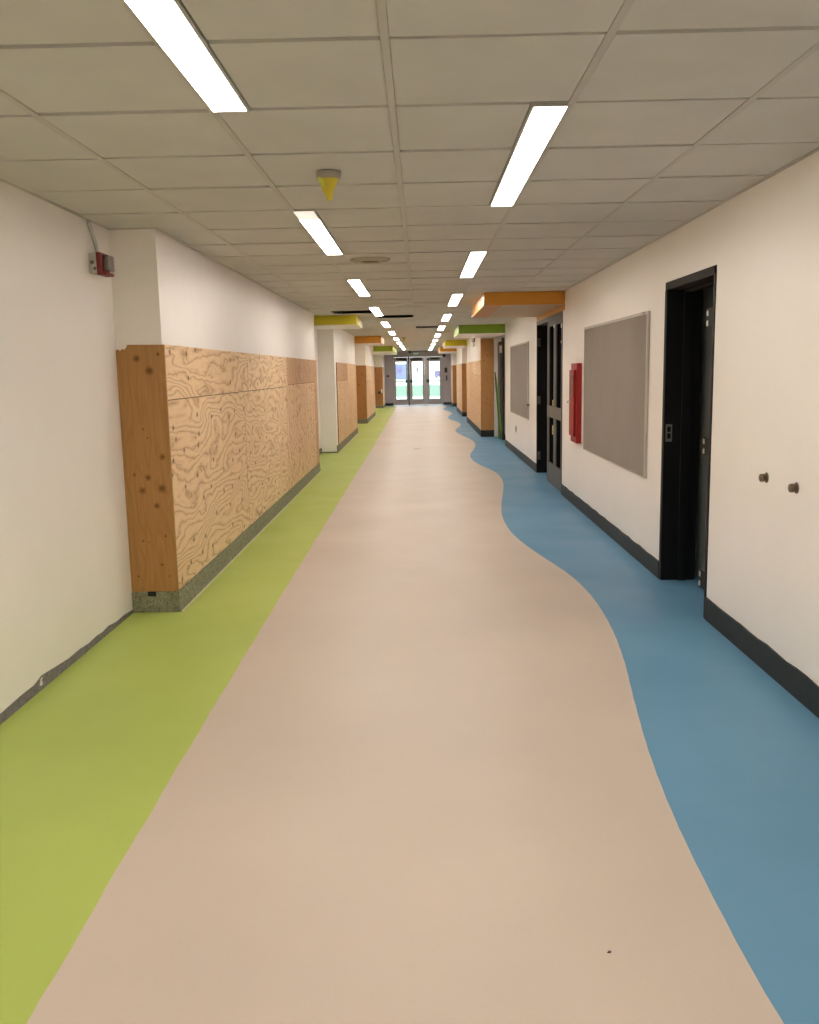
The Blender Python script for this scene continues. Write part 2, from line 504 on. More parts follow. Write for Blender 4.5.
D1A, D1B, D1T = 5.31, 6.37, 2.06        # first doorway on the right
D2A, D2B, D2T = 10.93, 13.27, 2.14      # second, double doorway
XW = 1.925                               # back of the right wall
w = MB()
w.box(XR, XW, YB, D1A, 0, TOP)
w.box(XR, XW, D1A, D1B, D1T, TOP)
w.box(XR, XW, D1B, D2A, 0, TOP)
w.box(XR, XW, D2A, D2B, D2T, TOP)
w.box(XR, XW, D2B, 18.2, 0, TOP)
w.box(2.02, 2.2, 18.2, 20.7, 0, TOP)
w.box(XW, 2.2, 18.1, 18.2, 0, TOP)
w.box(RX, 2.2, 20.7, 27.0, 0, TOP)
w.box(1.76, 2.2, 27.0, 30.0, 0, TOP)
w.box(RX, 2.2, 30.0, 34.4, 0, TOP)
w.box(1.76, 2.2, 34.4, 38.5, 0, TOP)
w.box(RX, 2.2, 38.5, YE, 0, TOP)
struct('wall_right', w, M['wall'], 'white right corridor wall with doorways', 'wall')

EX0, EX1, EZ = -1.21, 1.05, 2.22        # opening of the far entrance
w = MB()
w.box(-2.1, EX0, YE, YE + .22, 0, TOP)
w.box(EX1, 2.2, YE, YE + .22, 0, TOP)
w.box(EX0, EX1, YE, YE + .22, EZ, TOP)
struct('wall_end', w, M['wall_backlit'], 'far end wall around the glazed doors', 'wall')
struct('wall_back', MB().box(-2.1, 2.2, YB - .2, YB, 0, TOP), M['wall'], 'wall behind the viewpoint', 'wall')

# dark rooms behind the two doorways
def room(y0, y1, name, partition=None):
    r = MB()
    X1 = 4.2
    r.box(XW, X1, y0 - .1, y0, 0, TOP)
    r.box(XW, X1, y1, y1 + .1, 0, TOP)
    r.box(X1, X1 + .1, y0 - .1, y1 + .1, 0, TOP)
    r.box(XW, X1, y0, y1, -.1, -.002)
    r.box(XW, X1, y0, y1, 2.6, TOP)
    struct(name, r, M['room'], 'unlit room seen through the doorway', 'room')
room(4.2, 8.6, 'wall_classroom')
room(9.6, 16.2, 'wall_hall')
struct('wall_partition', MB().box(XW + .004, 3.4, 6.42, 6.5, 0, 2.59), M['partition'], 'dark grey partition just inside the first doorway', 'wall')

# ------------------------------------------------------------------ ceiling: tiles, tees and the void above
missing = {(-2, 16), (-1, 18), (0, 24)}
JN = int((YE - GY) / SY) + 1
JB = -int((GY - YB) / SY) - 1
ce = MB()
cols = [(-2.1, GX - 2 * SX, -3)] + [(GX + i * SX, GX + (i + 1) * SX, i) for i in range(-2, 2)] + [(GX + 2 * SX, 2.1, 2)]
lights_R = [(3.270 + 3.8376 * k) for k in range(-2, 10)]
lights_L = [(1.351 + 3.8376 * k) for k in range(-2, 10)]
def rj(y): return round((y - GY) / SY)
lit_R = set(); lit_L = set()
for y in lights_R:
    for d in range(3): lit_R.add(rj(y) + d)
for y in lights_L:
    for d in range(3): lit_L.add(rj(y) + d)
LW = 0.160                                   # width of a fixture with its flanges
g = 0.0105
for j in range(JB, JN + 1):
    y0, y1 = GY + j * SY, GY + (j + 1) * SY
    y0c, y1c = max(y0, YB), min(y1, YE)
    if y1c - y0c < 0.02: continue
    for x0, x1, i in cols:
        if (i, j) in missing: continue
        a, b = x0 + (0.0132 if i > -3 else 0), x1 - (0.0132 if i < 2 else 0)
        if i == -1 and j in lit_L: a = -.557
        if i == 0 and j in lit_R: b = .390
        dz = random.uniform(-.0015, .0015)
        lip = random.uniform(0.0, .004)
        t0 = len(ce.bm.verts)
        ce.box(a, b, y0c + g, y1c - g, ZC + dz, ZC + (.004 if (i, j - 1) in missing else .013), 0)
        ce.bm.verts.ensure_lookup_table()
        for v in ce.bm.verts[t0:]:
            if v.co.z < ZC + .01 and v.co.y > (y0c + y1c) / 2: v.co.z += lip
for i in range(-2, 3):
    x = GX + i * SX
    ce.box(x - .012, x + .012, YB, YE, ZC - .001, ZC + .03, 1)
for j in range(JB, JN + 1):
    y = GY + j * SY
    if YB < y < YE:
        for x0, x1, i in cols:
            if (i, j - 1) in missing: continue
            ce.box(x0 + .012, x1 - .012, y - .012, y + .012, ZC + .0135, ZC + .016, 1)
# dark structural void above the tiles
ce.box(-2.1, 2.2, YB, YE, TOP - .02, TOP, 2)
ceiling = struct('ceiling', ce, [M['tile'], M['tee'], M['void']], 'suspended ceiling of pale square tiles', 'ceiling')

# wall angle along the edges
t = MB()
t.box(XL, XL + .018, YB, 5.68, ZC - .004, ZC + .012)
t.box(XL, PX, 5.66, 5.68, ZC - .004, ZC + .012)
t.box(PX, PX + .018, 5.66, 14.0, ZC - .004, ZC + .012)
struct('trim_1', t, M['tee'], 'thin metal angle where left wall meets ceiling', 'trim')
t = MB()
t.box(XR - .018, XR, YB, 10.75, ZC - .004, ZC + .012)
t.box(XR - .018, XR, 13.3, 18.2, ZC - .004, ZC + .012)
struct('trim_2', t, M['tee'], 'thin metal angle where right wall meets ceiling', 'trim')

# ------------------------------------------------------------------ ceiling lights
LEN = 3 * SY - .012
def fixture(dim=False):
    """origin at the near end, centre of the fixture, at the ceiling plane"""
    e = empty('ceiling_light', (0, 0, 0))
    f = MB()
    hw = LW / 2 - .012
    f.box(-hw, -.057, 0, LEN, -.002, .03)
    f.box(.057, hw, 0, LEN, -.002, .03)
    f.box(-.057, .057, 0, .012, -.002, .03)
    f.box(-.057, .057, LEN - .012, LEN, -.002, .03)
    f.box(-hw, hw, 0, LEN, .028, .05)
    f.build('housing', M['tee'], e)
    s = .012
    if dim:
        MB().box(-.057, .057, .012, .30, -.0012, .008).build('dim_end', M['lamp_dim'], e)['label'] = 'pinkish unlit end of the lens'
        s = .30
    MB().box(-.057, .057, s, LEN - .012, -.0012, .008).build('diffuser', M['lamp'], e)
    return e
ORD = ['nearest', 'second', 'third', 'fourth', 'fifth', 'sixth', 'seventh', 'eighth', 'ninth', 'tenth', 'eleventh']
proto = fixture()
dimf = fixture(True)
used_p = used_d = False
def put_light(x, y, label):
    global used_p, used_d
    if 'unlit' in label:
        o = dimf
    else:
        o = proto if not used_p else copy_tree(proto)
        used_p = True
    o.location = (x, y + .006, ZC)
    tag(o, label, 'ceiling light', 'ceiling light strips')
xr = .463
xl = -.630
for k, y in enumerate(lights_R):
    if k < 2:
        lab = 'lit strip light of the right row, overhead behind the viewpoint' if k == 1 else 'lit strip light of the right row, farthest behind the viewpoint'
    else:
        lab = '%s lit strip light from the viewpoint in the right-hand ceiling row' % ORD[k - 2]
        if k == 2: lab = 'large lit strip light nearest the viewpoint in the right-hand ceiling row'
    put_light(xr, y, lab)
for k, y in enumerate(lights_L):
    if k < 2:
        lab = 'lit strip light of the left row, overhead behind the viewpoint' if k == 1 else 'lit strip light of the left row, farthest behind the viewpoint'
    elif k == 2: lab = 'large lit strip light cut by the top edge, nearest of the left-hand ceiling row'
    elif k == 3: lab = 'strip light with a pinkish unlit near end, past the yellow-covered smoke detector'
    else: lab = '%s lit strip light from the viewpoint in the left-hand ceiling row' % ORD[k - 2]
    put_light(xl, y, lab)

# ------------------------------------------------------------------ plywood sheets and curbs
def sheet_y(name, x, y0, y1, z0, z1, mat, label, th=.016, sgn=1, group='plywood sheets on the piers'):
    """sheet on a face that runs along the corridor; sgn=+1 stands proud towards +x"""
    a, b = (x + .0015, x + th) if sgn > 0 else (x - th, x - .0015)
    m = MB().box(a, b, y0 + .0025, y1 - .0025, z0 + .0018, z1 - .0018)
    for f in m.bm.faces:
        f.normal_update()
        if abs(f.normal.x) < .5: f.material_index = 1
    o = m.build(name, [mat, M['edge_seam_shade']])
    return tag(o, label, 'plywood sheet', group)
def sheet_x(name, x0, x1, y, z0, z1, mat, label, th=.015, group='plywood sheets on the piers'):
    o = MB().box(x0, x1, y - th, y - .0015, z0, z1).build(name, mat, bevel=.0015, seg=1)
    return tag(o, label, 'plywood sheet', group)

bk = MB()  # dark strips added so the gaps between sheets look shaded
def seam_shade(x, y0, y1, z0, z1):
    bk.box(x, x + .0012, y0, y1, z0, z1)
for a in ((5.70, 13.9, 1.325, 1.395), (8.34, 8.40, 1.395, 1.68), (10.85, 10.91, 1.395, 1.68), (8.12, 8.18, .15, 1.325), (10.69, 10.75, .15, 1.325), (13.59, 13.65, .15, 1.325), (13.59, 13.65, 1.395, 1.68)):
    seam_shade(PX, *a)
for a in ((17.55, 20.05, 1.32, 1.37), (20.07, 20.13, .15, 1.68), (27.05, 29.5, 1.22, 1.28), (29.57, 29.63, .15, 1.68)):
    seam_shade(-1.60, *a)
struct('trim_seam_shade', bk, M['edge_seam_shade'], 'added dark strips that paint shade between the plywood sheets on the left piers', 'trim')
KNOT1 = [(-.025, 1.475, .020), (.050, 1.40, .024), (-.01, 1.04, .007), (.012, .985, .006), (.10, .865, .018), (-.085, .755, .009), (.0, .735, .018), (-.04, .655, .02), (.085, .665, .025),
         (.045, .555, .017), (.09, .36, .007), (-.055, .33, .007), (.055, .175, .009), (-.10, .10, .007), (.10, .10, .006), (-.02, .32, .005), (.11, 1.5, .01)]
M['knot_a'] = knotty('knotty_end_plywood', lin(.45, .235, .085), lin(.30, .135, .042), KNOT1)
# end face of the first pier, with the broken top corner and plaster lump
en = MB()
en.prism([(-1.873, .135), (PX + .0165, .135), (PX + .0165, 1.692), (-1.80, 1.695), (-1.806, 1.680), (-1.822, 1.664), (-1.835, 1.670), (-1.848, 1.655), (-1.862, 1.668), (-1.873, 1.660)], 'y', 5.664, 5.6785)
o = en.build('plywood_sheet', M['knot_a'])
tag(o, 'knotty orange-brown plywood end face of the nearest left pier', 'plywood sheet', 'plywood sheets on the piers')
P1 = PX
sheet_y('plywood_sheet', P1, 5.678, 8.37, 1.352, 1.695, M['ply_a'], 'long figured plywood sheet at top near corner of nearest left pier')
sheet_y('plywood_sheet', P1, 8.37, 10.88, 1.352, 1.695, M['ply_b'], 'middle sheet of the upper plywood row on nearest left pier')
sheet_y('plywood_sheet', P1, 10.88, 13.62, 1.37, 1.695, M['ply_c'], 'reddish sheet ending the upper plywood row on nearest left pier')
sheet_y('plywood_sheet', P1, 5.678, 8.15, .135, 1.350, M['ply_a'], 'tall swirl-figured plywood sheet at lower near corner of nearest left pier')
sheet_y('plywood_sheet', P1, 8.15, 10.72, .135, 1.350, M['ply_b'], 'pale middle sheet of the lower plywood row on nearest left pier')
sheet_y('plywood_sheet', P1, 10.72, 13.62, .135, 1.368, M['ply_v'], 'upright-grained plywood sheet below the reddish one on nearest left pier')
sheet_y('plywood_sheet', P1, 13.62, 13.99, .135, 1.695, M['ply_c'], 'narrow reddish plywood strip at far end of nearest left pier')
# second pier
sheet_y('plywood_sheet', -1.60, 17.50, 20.1, 1.345, 1.70, M['ply_c'], 'short upper sheet beside the white corner of second left pier')
sheet_y('plywood_sheet', -1.60, 17.50, 20.1, .135, 1.343, M['ply_v'], 'tall lower sheet beside the white corner of second left pier')
sheet_y('plywood_sheet', -1.60, 20.1, 22.79, .135, 1.70, M['ply_v'], 'full-height plywood sheet at far end of second left pier')
# third pier
M['knot_b'] = knotty('brown_end_plywood', lin(.40, .185, .06), lin(.26, .10, .03), [(.03, 1.3, .02), (-.05, 1.0, .025), (.06, .6, .02), (-.04, .3, .02)])
sheet_x('plywood_sheet', -1.897, -1.586, 27.0, .135, 1.70, M['knot_b'], 'dark brown plywood end face of third left pier')
sheet_y('plywood_sheet', -1.60, 27.01, 29.6, 1.25, 1.70, M['ply_b'], 'upper plywood sheet on the side of third left pier')
sheet_y('plywood_sheet', -1.60, 27.01, 29.6, .135, 1.248, M['ply_v'], 'lower plywood sheet on the side of third left pier')
sheet_y('plywood_sheet', -1.60, 29.6, 31.89, .135, 1.70, M['ply_v'], 'last full-height sheet on the side of third left pier')
# fourth pier beside the entrance
sheet_x('plywood_sheet', -1.897, -1.566, 38.5, .10, 1.70, M['knot_b'], 'dark brown plywood end face of farthest left pier')
sheet_y('plywood_sheet', -1.58, 38.51, 40.2, .10, 1.70, M['ply_v'], 'plywood sheet on the side of farthest left pier')
# right piers
KN = [(0.0, 1.67, .016), (-.09, 1.55, .015), (.01, 1.36, .014), (.0, .71, .016), (-.03, .60, .014), (.06, .56, .016), (.04, .63, .010)]
M['knot_c'] = knotty('knotty_right_plywood', lin(.52, .27, .10), lin(.34, .15, .048), KN)
sheet_x('plywood_sheet', RX - .016, 1.665, 20.7, .15, 2.19, M['knot_c'], 'tall knotty plywood end face of right pier under the green bulkhead')
sheet_y('plywood_sheet', RX, 20.71, 23.9, 1.42, 1.72, M['ply_b'], 'upper plywood sheet on side of right pier behind the green bulkhead', sgn=-1)
sheet_y('plywood_sheet', RX, 20.71, 23.9, .15, 1.418, M['ply_v'], 'lower plywood sheet on side of right pier behind the green bulkhead', sgn=-1)
sheet_y('plywood_sheet', RX, 23.9, 26.99, .15, 1.72, M['ply_v'], 'far plywood sheet on side of right pier behind the green bulkhead', sgn=-1)
sheet_x('plywood_sheet', RX - .016, 1.755, 30.0, .15, 1.72, M['knot_b'], 'brown plywood end face of right pier behind the yellow bulkhead')
sheet_y('plywood_sheet', RX, 30.01, 32.3, .15, 1.72, M['ply_v'], 'near plywood sheet on side of right pier behind the yellow bulkhead', sgn=-1)
sheet_y('plywood_sheet', RX, 32.3, 34.39, .15, 1.72, M['ply_b'], 'far plywood sheet on side of right pier behind the yellow bulkhead', sgn=-1)
sheet_x('plywood_sheet', RX - .016, 1.755, 38.5, .15, 1.72, M['knot_b'], 'brown plywood end face of right pier nearest the entrance')
sheet_y('plywood_sheet', RX, 38.51, 40.4, .15, 1.72, M['ply_v'], 'plywood sheet on side of right pier nearest the entrance', sgn=-1)

# curbs
c = MB()
NX = [(-1.774, .098), (-1.715, .098), (-1.715, .132), (-1.774, .132)]
c.prism([(-1.873, 0), (-1.566, 0), (-1.572, .132), (-1.715, .132), (-1.715, .100), (-1.774, .102), (-1.774, .132), (-1.873, .132)], 'y', 5.655, 5.68)
c.prism([(PX - .001, 0), (-1.562, 0), (-1.572, .132), (PX - .001, .132)], 'y', 5.66, 13.99)
c.box(-1.774, -1.715, 5.672, 5.6795, .099, .132, 1)  # dark block gives the open curb slot its shade
curb = struct('baseboard_left', c, [M['concrete'], M['void']], 'rough concrete curb under the nearest left pier', 'baseboard')
c = MB()
c.box(-1.60, -1.575, 17.2, 22.79, 0, .133)
c.box(-1.895, -1.60, 17.185, 17.2, 0, .022)
struct('baseboard_left', c, M['curb_smooth'], 'grey curb under second left pier', 'baseboard')
c = MB()
c.box(-1.60, -1.575, 26.985, 31.89, 0, .133)
c.box(-1.895, -1.60, 26.985, 27.0, 0, .133)
struct('baseboard_left', c, M['curb_smooth'], 'grey curb under third left pier', 'baseboard')
c = MB()
c.box(-1.895, -1.566, 38.485, 38.5, 0, .098)
c.box(-1.58, -1.555, 38.5, 40.9, 0, .098)
struct('baseboard_left', c, M['curb_smooth'], 'grey curb under farthest left pier', 'baseboard')
c = MB().box(-1.90, -1.885, 14.0, 17.18, 0, .10)
struct('baseboard_recess', c, M['curb_smooth'], 'dark base in the recess past the nearest left pier', 'baseboard')
c = MB()
c.box(-1.575, -1.550, 17.2, 22.79, 0, .006)
c.box(-1.575, -1.550, 26.985, 31.89, 0, .006)
c.box(-1.562, -1.550, 5.66, 13.99, 0, .004)
struct('trim_3', c, M['caulk'], 'pale line along the foot of the left curbs', 'trim')
# plaster lump on the broken corner of the first pier
# exposed strip at the foot of the near left wall
e = MB()
tp = [(-6, .05), (1.5, .045), (3.0, .048), (3.79, .043), (4.0, .050), (4.15, .048), (4.24, .066), (4.30, .062), (4.58, .041), (4.75, .043), (4.88, .034), (5.0, .040), (5.1, .034), (5.2, .042), (5.34, .028), (5.5, .03), (5.664, .018)]
e.prism([(-6, 0)] + tp + [(5.664, 0)][:1] if False else [(y, z) for y, z in tp] + [(5.664, 0.0), (-6, 0.0)], 'x', XL - .001, XL + .006)
struct('baseboard_left', e, M['exposed'], 'ragged grey strip at foot of near left wall', 'baseboard')
e = MB()
e.prism([(4.20, .03), (4.215, .058), (4.235, .060), (4.222, .046), (4.232, .03), (4.215, .022)], 'x', XL + .006, XL + .010)
tag(e.build('plaster_drip', M['white_plastic']), 'small white plaster drip on the ragged grey strip of near left wall', 'plaster')

c = MB()
def rbase(y0, y1, h=.133):
    n = max(2, int((y1 - y0) / .12))
    pts = [(y0 + (y1 - y0) * k / n, h + .003 * math.sin(k * 1.7) + .002 * math.sin(k * 4.1)) for k in range(n + 1)]
    c.prism(pts + [(y1, 0), (y0, 0)], 'x', XR - .010, XR)
rbase(YB, D1A)
rbase(D1B + .006, D2A - .02, .125)
rbase(D2B + .03, 18.15, .125)
struct('baseboard_right', c, M['base'], 'scuffed black base strip along right wall', 'baseboard')
c = MB()
c.box(RX - .02, RX, 20.68, 26.99, 0, .148); c.box(RX - .02, 1.665, 20.68, 20.7, 0, .148)
c.box(RX - .02, RX, 29.98, 34.39, 0, .148); c.box(RX - .02, 1.755, 29.98, 30.0, 0, .148)
c.box(RX - .02, RX, 38.48, 40.9, 0, .148); c.box(RX - .02, 1.755, 38.48, 38.5, 0, .148)
struct('baseboard_right', c, M['base'], 'dark base around the right-hand piers', 'baseboard')
c = MB()
c.box(-1.55, EX0, YE - .012, YE, 0, .11); c.box(EX1, RX - .02, YE - .012, YE, 0, .11)
struct('baseboard_end', c, M['dark_plastic'], 'black base either side of the entrance doors', 'baseboard')

# ------------------------------------------------------------------ coloured bulkheads
def bulkhead(name, x0, x1, y0, y1, z0, mat, label, soff=None):
    o = MB().box(x0, x1, y0, y1, z0, ZC - .002).build(name, mat, bevel=.003)
    sx0 = x0 + .22 if soff == 'part' else x0 + .012  # part: leaves an orange edge beside the painted-in reflection
    MB().box(sx0, x1 - .006, y0 + .012, y1 - .012, z0 - .004, z0 - .0005).build('soffit_panel', M['soffit_reflection'] if soff else M['wall'], o)['label'] = 'pale underside'
    return tag(o, label, 'bulkhead', 'painted bulkheads over the doorways')
ob = bulkhead('ceiling_bulkhead', .755, XR - .003, 10.75, 13.3, 2.238, M['orange'], 'large orange bulkhead over the double doorway on the right', 'part')
# the strip of orange wall between the bulkhead and the door head
MB().box(XR - .004, XR - .001, 10.75, D2B + .02, D2T + .03, 2.238).build('orange_wall_strip', M['orange'], ob)
bulkhead('ceiling_bulkhead', .775, RX + .37, 18.22, 20.66, 2.217, M['leaf_green'], 'leaf-green bulkhead in front of the tall knotty right pier')
bulkhead('ceiling_bulkhead', .76, 1.74, 27.05, 29.95, 2.217, M['yellow'], 'yellow bulkhead past the green one on the right')
bulkhead('ceiling_bulkhead', .77, 1.74, 34.45, 38.45, 2.21, M['orange'], 'small far orange bulkhead on the right before the entrance')
bulkhead('ceiling_bulkhead', -1.88, -.972, 14.45, 15.9, 2.243, M['yellow'], 'yellow bulkhead past the nearest left pier')
bulkhead('ceiling_bulkhead', -1.88, -.945, 22.85, 24.8, 2.21, M['orange'], 'orange bulkhead on the left between second and third piers')
bulkhead('ceiling_bulkhead', -1.88, -.93, 31.95, 38.4, 2.205, M['lime'], 'lime green bulkhead on the left nearest the entrance')

# ------------------------------------------------------------------ first doorway on the right (bare black steel frame)
d = empty('door_1', (XR, (D1A + D1B) / 2, 0), 'black steel door frame with no leaf near the wall knobs', 'door', kind='structure')
f = MB()
JX0, JX1 = XR - .005, XW + .002
for ya, yb in ((D1A - .004, D1A + .030), (D1B - .045, D1B + .004)):
    f.box(JX0, JX1, ya, yb, 0, D1T)
# stops
f.box(1.80, 1.86, D1B - .062, D1B - .045, 0, D1T - .045)
f.box(1.80, 1.86, D1A + .030, D1A + .045, 0, D1T - .045)
f.build('jambs', M['black'], d, bevel=.003)
h = MB()
h.box(JX0, JX1, D1A - .004, D1B + .004, D1T - .048, D1T + .004)
h.box(1.80, 1.86, D1A + .06, D1B - .06, D1T - .066, D1T - .046)
h.build('head', M['black_face'], d, bevel=.003)
fc = MB()
fc.box(JX0 - .002, JX0, D1B - .030, D1B + .002, 0, D1T - .05)
fc.build('jamb_face', M['black_face'], d)
sp = MB()
yk = D1B - .046
sp.box(XR + .006, XR + .050, yk - .003, yk, .985, 1.105)
sp.build('strike_plate', M['dull_metal'], d, bevel=.001)
MB().box(XR + .016, XR + .040, yk - .0045, yk - .003, 1.005, 1.042).box(XR + .016, XR + .040, yk - .0045, yk - .003, 1.052, 1.088).build('strike_slot', M['black'], d)
for hz in (1.777, 1.02, .205):
    hb = MB()
    xk, yk2 = 1.710, D1A + .046
    hb.tube([(xk, yk2 + .15, hz - .055), (xk, yk2 + .15, hz + .055)], .004)
    hb.box(xk - .002, xk + .002, yk2, yk2 + .15, hz - .055, hz + .055)
    hg = hb.build('hinge', M['black_face'], d)
    MB().box(xk - .0065, xk - .0042, yk2 + .125, yk2 + .155, hz + .014, hz + .044).box(xk - .0065, xk - .0042, yk2 + .125, yk2 + .155, hz - .044, hz - .014).build('knuckle_glint', M['chrome'], hg)  # bright flats draw the glints on the dark hinge

# ------------------------------------------------------------------ second, double doorway
d = empty('door_2', (XR, 12.1, 0), 'double doorway under the orange bulkhead, one grey glazed leaf hung', 'door', kind='structure')
f = MB()
f.box(JX0, JX1, D2B - .02, D2B + .02, 0, D2T)
f.box(JX0, JX1, D2A - .02, D2A + .02, 0, D2T)
f.build('jambs', M['black'], d, bevel=.003)
MB().box(JX0, JX1, D2A - .02, D2B + .02, D2T - .03, D2T + .03).build('head', M['rail_grey'], d, bevel=.003)
for hz in (1.875, 1.055, .25):
    hb = MB().box(XR + .012, XR + .048, D2B - .026, D2B - .0205, hz - .06, hz + .06)
    hb.tube([(XR + .012, D2B - .03, hz - .06), (XR + .012, D2B - .03, hz + .06)], .008)
    hb.build('hinge', M['rail_grey'], d)
ya, yb = D2A + .02, 12.21
lx0, lx1 = XR + .004, XR + .044
lf = MB()
S = [(ya, ya + .10), (11.45, 11.66), (yb - .14, yb)]      # stiles
for s0, s1 in S: lf.box(lx0, lx1, s0, s1, .012, D2T - .032)
lites_y = [(S[0][1], S[1][0]), (S[1][1], S[2][0])]
for l0, l1 in lites_y:
    lf.box(lx0, lx1, l0, l1, .012, .28)
    lf.box(lx0, lx1, l0, l1, .882, 1.02)
    lf.box(lx0, lx1, l0, l1, D2T - .10, D2T - .032)
leaf = lf.build('leaf', M['grey_door'], d)
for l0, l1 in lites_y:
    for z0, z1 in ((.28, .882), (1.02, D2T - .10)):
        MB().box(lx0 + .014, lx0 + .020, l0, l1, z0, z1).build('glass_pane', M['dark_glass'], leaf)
MB().box(lx0 - .006, lx0 - .0005, ya, yb, .875, 1.025).build('mid_rail', M['rail_grey'], leaf, bevel=.002)
MB().box(lx0 - .004, lx0 - .0005, ya, yb, .012, .27).build('kick_plate', M['charcoal'], leaf, bevel=.001)
MB().box(lx0 - .003, lx0 - .0005, yb - .05, yb, .28, D2T - .035).build('edge_strip', M['rail_grey'], leaf)
MB().box(lx0 - .003, lx0 - .0005, 11.50, 11.60, 1.03, D2T - .06).build('stile_strip', M['rail_grey'], leaf)
for z0, z1 in ((1.03, 1.10), (.66, .775)):
    k = MB().box(lx0 + .011, lx0 + .0138, 11.67, 11.83, z0, z1).build('sticker', M['sticker'], leaf)
    MB().box(lx0 + .0100, lx0 + .0109, 11.71, 11.79, z0 + .03, z0 + .045).build('sticker_mark', M['dark_plastic'], k)
MB().box(lx0 - .004, lx0 - .0005, 11.62, 11.66, 2.005, 2.045).box(lx0 - .004, lx0 - .0005, 11.0, 11.05, 1.98, 2.03).box(lx0 - .004, lx0 - .0005, 11.0, 11.04, 1.80, 1.83).build('catch', M['chrome'], leaf)

# ------------------------------------------------------------------ tackboards
def tackboard(y0, y1, z0, z1, label, rails):
    e = empty('tackboard', (XR, (y0 + y1) / 2, z0), label, 'tackboard')
    MB().box(XR - .014, XR - .001, y0 + .012, y1 - .012, z0 + .012, z1 - .012).build('board', M['tack'], e)
    f = MB()
    f.box(XR - .020, XR - .001, y0, y0 + .030, z0, z1)
    f.box(XR - .017, XR - .001, y1 - .012, y1, z0, z1)
    f.box(XR - .017, XR - .001, y0 + .03, y1 - .012, z0, z0 + .010)
    f.box(XR - .020, XR - .001, y0 + .03, y1 - .012, z1 - .022, z1)
    f.build('frame', M['alu'], e, bevel=.002)
    if rails:
        MB().box(XR - .030, XR - .020, y0 + .10, y0 + .18, z1 - .018, z1 - .002).build('clip', M['alu'], e)
tackboard(6.79, 9.40, .672, 1.905, 'large grey tackboard between first doorway and red cabinet', True)
tackboard(14.25, 17.03, .72, 1.925, 'far grey tackboard past the double doorway', False)

# ------------------------------------------------------------------ red cabinet
e = empty('fire_hose_cabinet', (XR, 9.77, .715), 'tall red metal fire cabinet beside the large tackboard', 'fire cabinet')
MB().box(XR - .055, XR - .001, 9.59, 9.955, .715, 1.553).build('body', M['red'], e, bevel=.006)
MB().box(XR - .078, XR - .056, 9.64, 9.93, .785, 1.483).build('door', M['red'], e, bevel=.004)
dr = e.children[-1]
MB().box(XR - .081, XR - .0785, 9.675, 9.80, 1.215, 1.42).build('window', M['glass_brown'], dr)
wf = MB()
wf.box(XR - .083, XR - .0785, 9.662, 9.675, 1.20, 1.435).box(XR - .083, XR - .0785, 9.80, 9.813, 1.20, 1.435)
wf.box(XR - .083, XR - .0785, 9.675, 9.80, 1.42, 1.435).box(XR - .083, XR - .0785, 9.675, 9.80, 1.20, 1.215)
wf.build('window_rim', M['red_dark'], dr)
MB().lathe([(.0, .034), (.012, .032), (.015, .022), (.007, .014), (.007, 0)], (XR - .078, 9.88, 1.145), (-1, 0, 0), 14).build('knob', M['chrome'], dr)

# ------------------------------------------------------------------ wall knobs and switch
def wall_knob(y, z, label, s=1.0):
    e = empty('wall_stub', (XR, y, z), label, 'pipe stub', 'capped stubs on the right wall')
    MB().lathe([(.026 * s, .0), (.026 * s, .003), (.021 * s, .005), (0, .005)], (XR - .0005, y, z), (-1, 0, 0), 24).build('flange', M['brown_metal'], e)
    MB().lathe([(.014 * s, .006), (.014 * s, .012), (.020 * s, .013), (.020 * s, .030), (.016 * s, .034), (.0, .035)], (XR - .0005, y, z), (-1, 0, 0), 8).build('cap', M['brown_metal'], e)
wall_knob(4.44, .953, 'farther of two brown metal stubs on near right wall')
wall_knob(4.08, .948, 'nearer of two brown metal stubs on near right wall')
wall_knob(14.22, .949, 'small dark stub on right wall at near edge of far tackboard', .9)
e = empty('wall_switch', (XR, 16.16, .455), 'pale switch plate low on right wall under far tackboard', 'switch')
MB().box(XR - .008, XR - .0005, 16.06, 16.26, .40, .51).build('plate', M['alu'], e, bevel=.002)
MB().box(XR - .013, XR - .008, 16.13, 16.19, .43, .48).build('toggle', M['detector'], e, bevel=.002)

# ------------------------------------------------------------------ alarm on near left wall
e = empty('fire_alarm', (XL, 5.37, 2.08), 'red fire alarm strobe on grey box high on near left wall', 'fire alarm')
MB().box(XL, XL + .046, 5.31, 5.42, 2.088, 2.200).build('back_box', M['galv'], e, bevel=.004)
bb = e.children[-1]
MB().lathe([(.012, 0), (.012, .003), (0, .004)], (XL + .018, 5.31, 2.15), (0, -1, 0), 16).build('knockout', M['dull_metal'], bb)
MB().lathe([(.009, 0), (.009, .003), (0, .004)], (XL + .032, 5.31, 2.115), (0, -1, 0), 16).build('knockout', M['dull_metal'], bb)
pl = MB()
pl.box(XL + .046, XL + .076, 5.295, 5.440, 2.078, 2.204)
pl.box(XL + .076, XL + .098, 5.295, 5.440, 2.078, 2.096)
pl.build('strobe_plate', M['red_dark'], e, bevel=.006)
MB().box(XL + .0765, XL + .112, 5.32, 5.415, 2.105, 2.190).build('strobe_lens', M['strobe'], e, bevel=.008)
con = MB()
pts = []
for k in range(22):
    s = k / 21
    pts.append((XL + .030 - .016 * (s * s * (3 - 2 * s)), 5.37 - .06 * (s ** 1.5), 2.205 + (ZC - .012 - 2.205) * s))
con.tube(pts, .0105, 12)
for k in range(0, 21):
    p = Vector(pts[k]); q = Vector(pts[k + 1])
    con.lathe([(.0105, -.002), (.0125, 0), (.0105, .002)], p, (q - p), 12)
con.build('conduit', M['galv'], e)
MB().lathe([(.016, 0), (.016, .014), (.012, .02)], pts[0][:2] + (2.196,), (0, 0, 1), 8).build('connector', M['alu'], e)

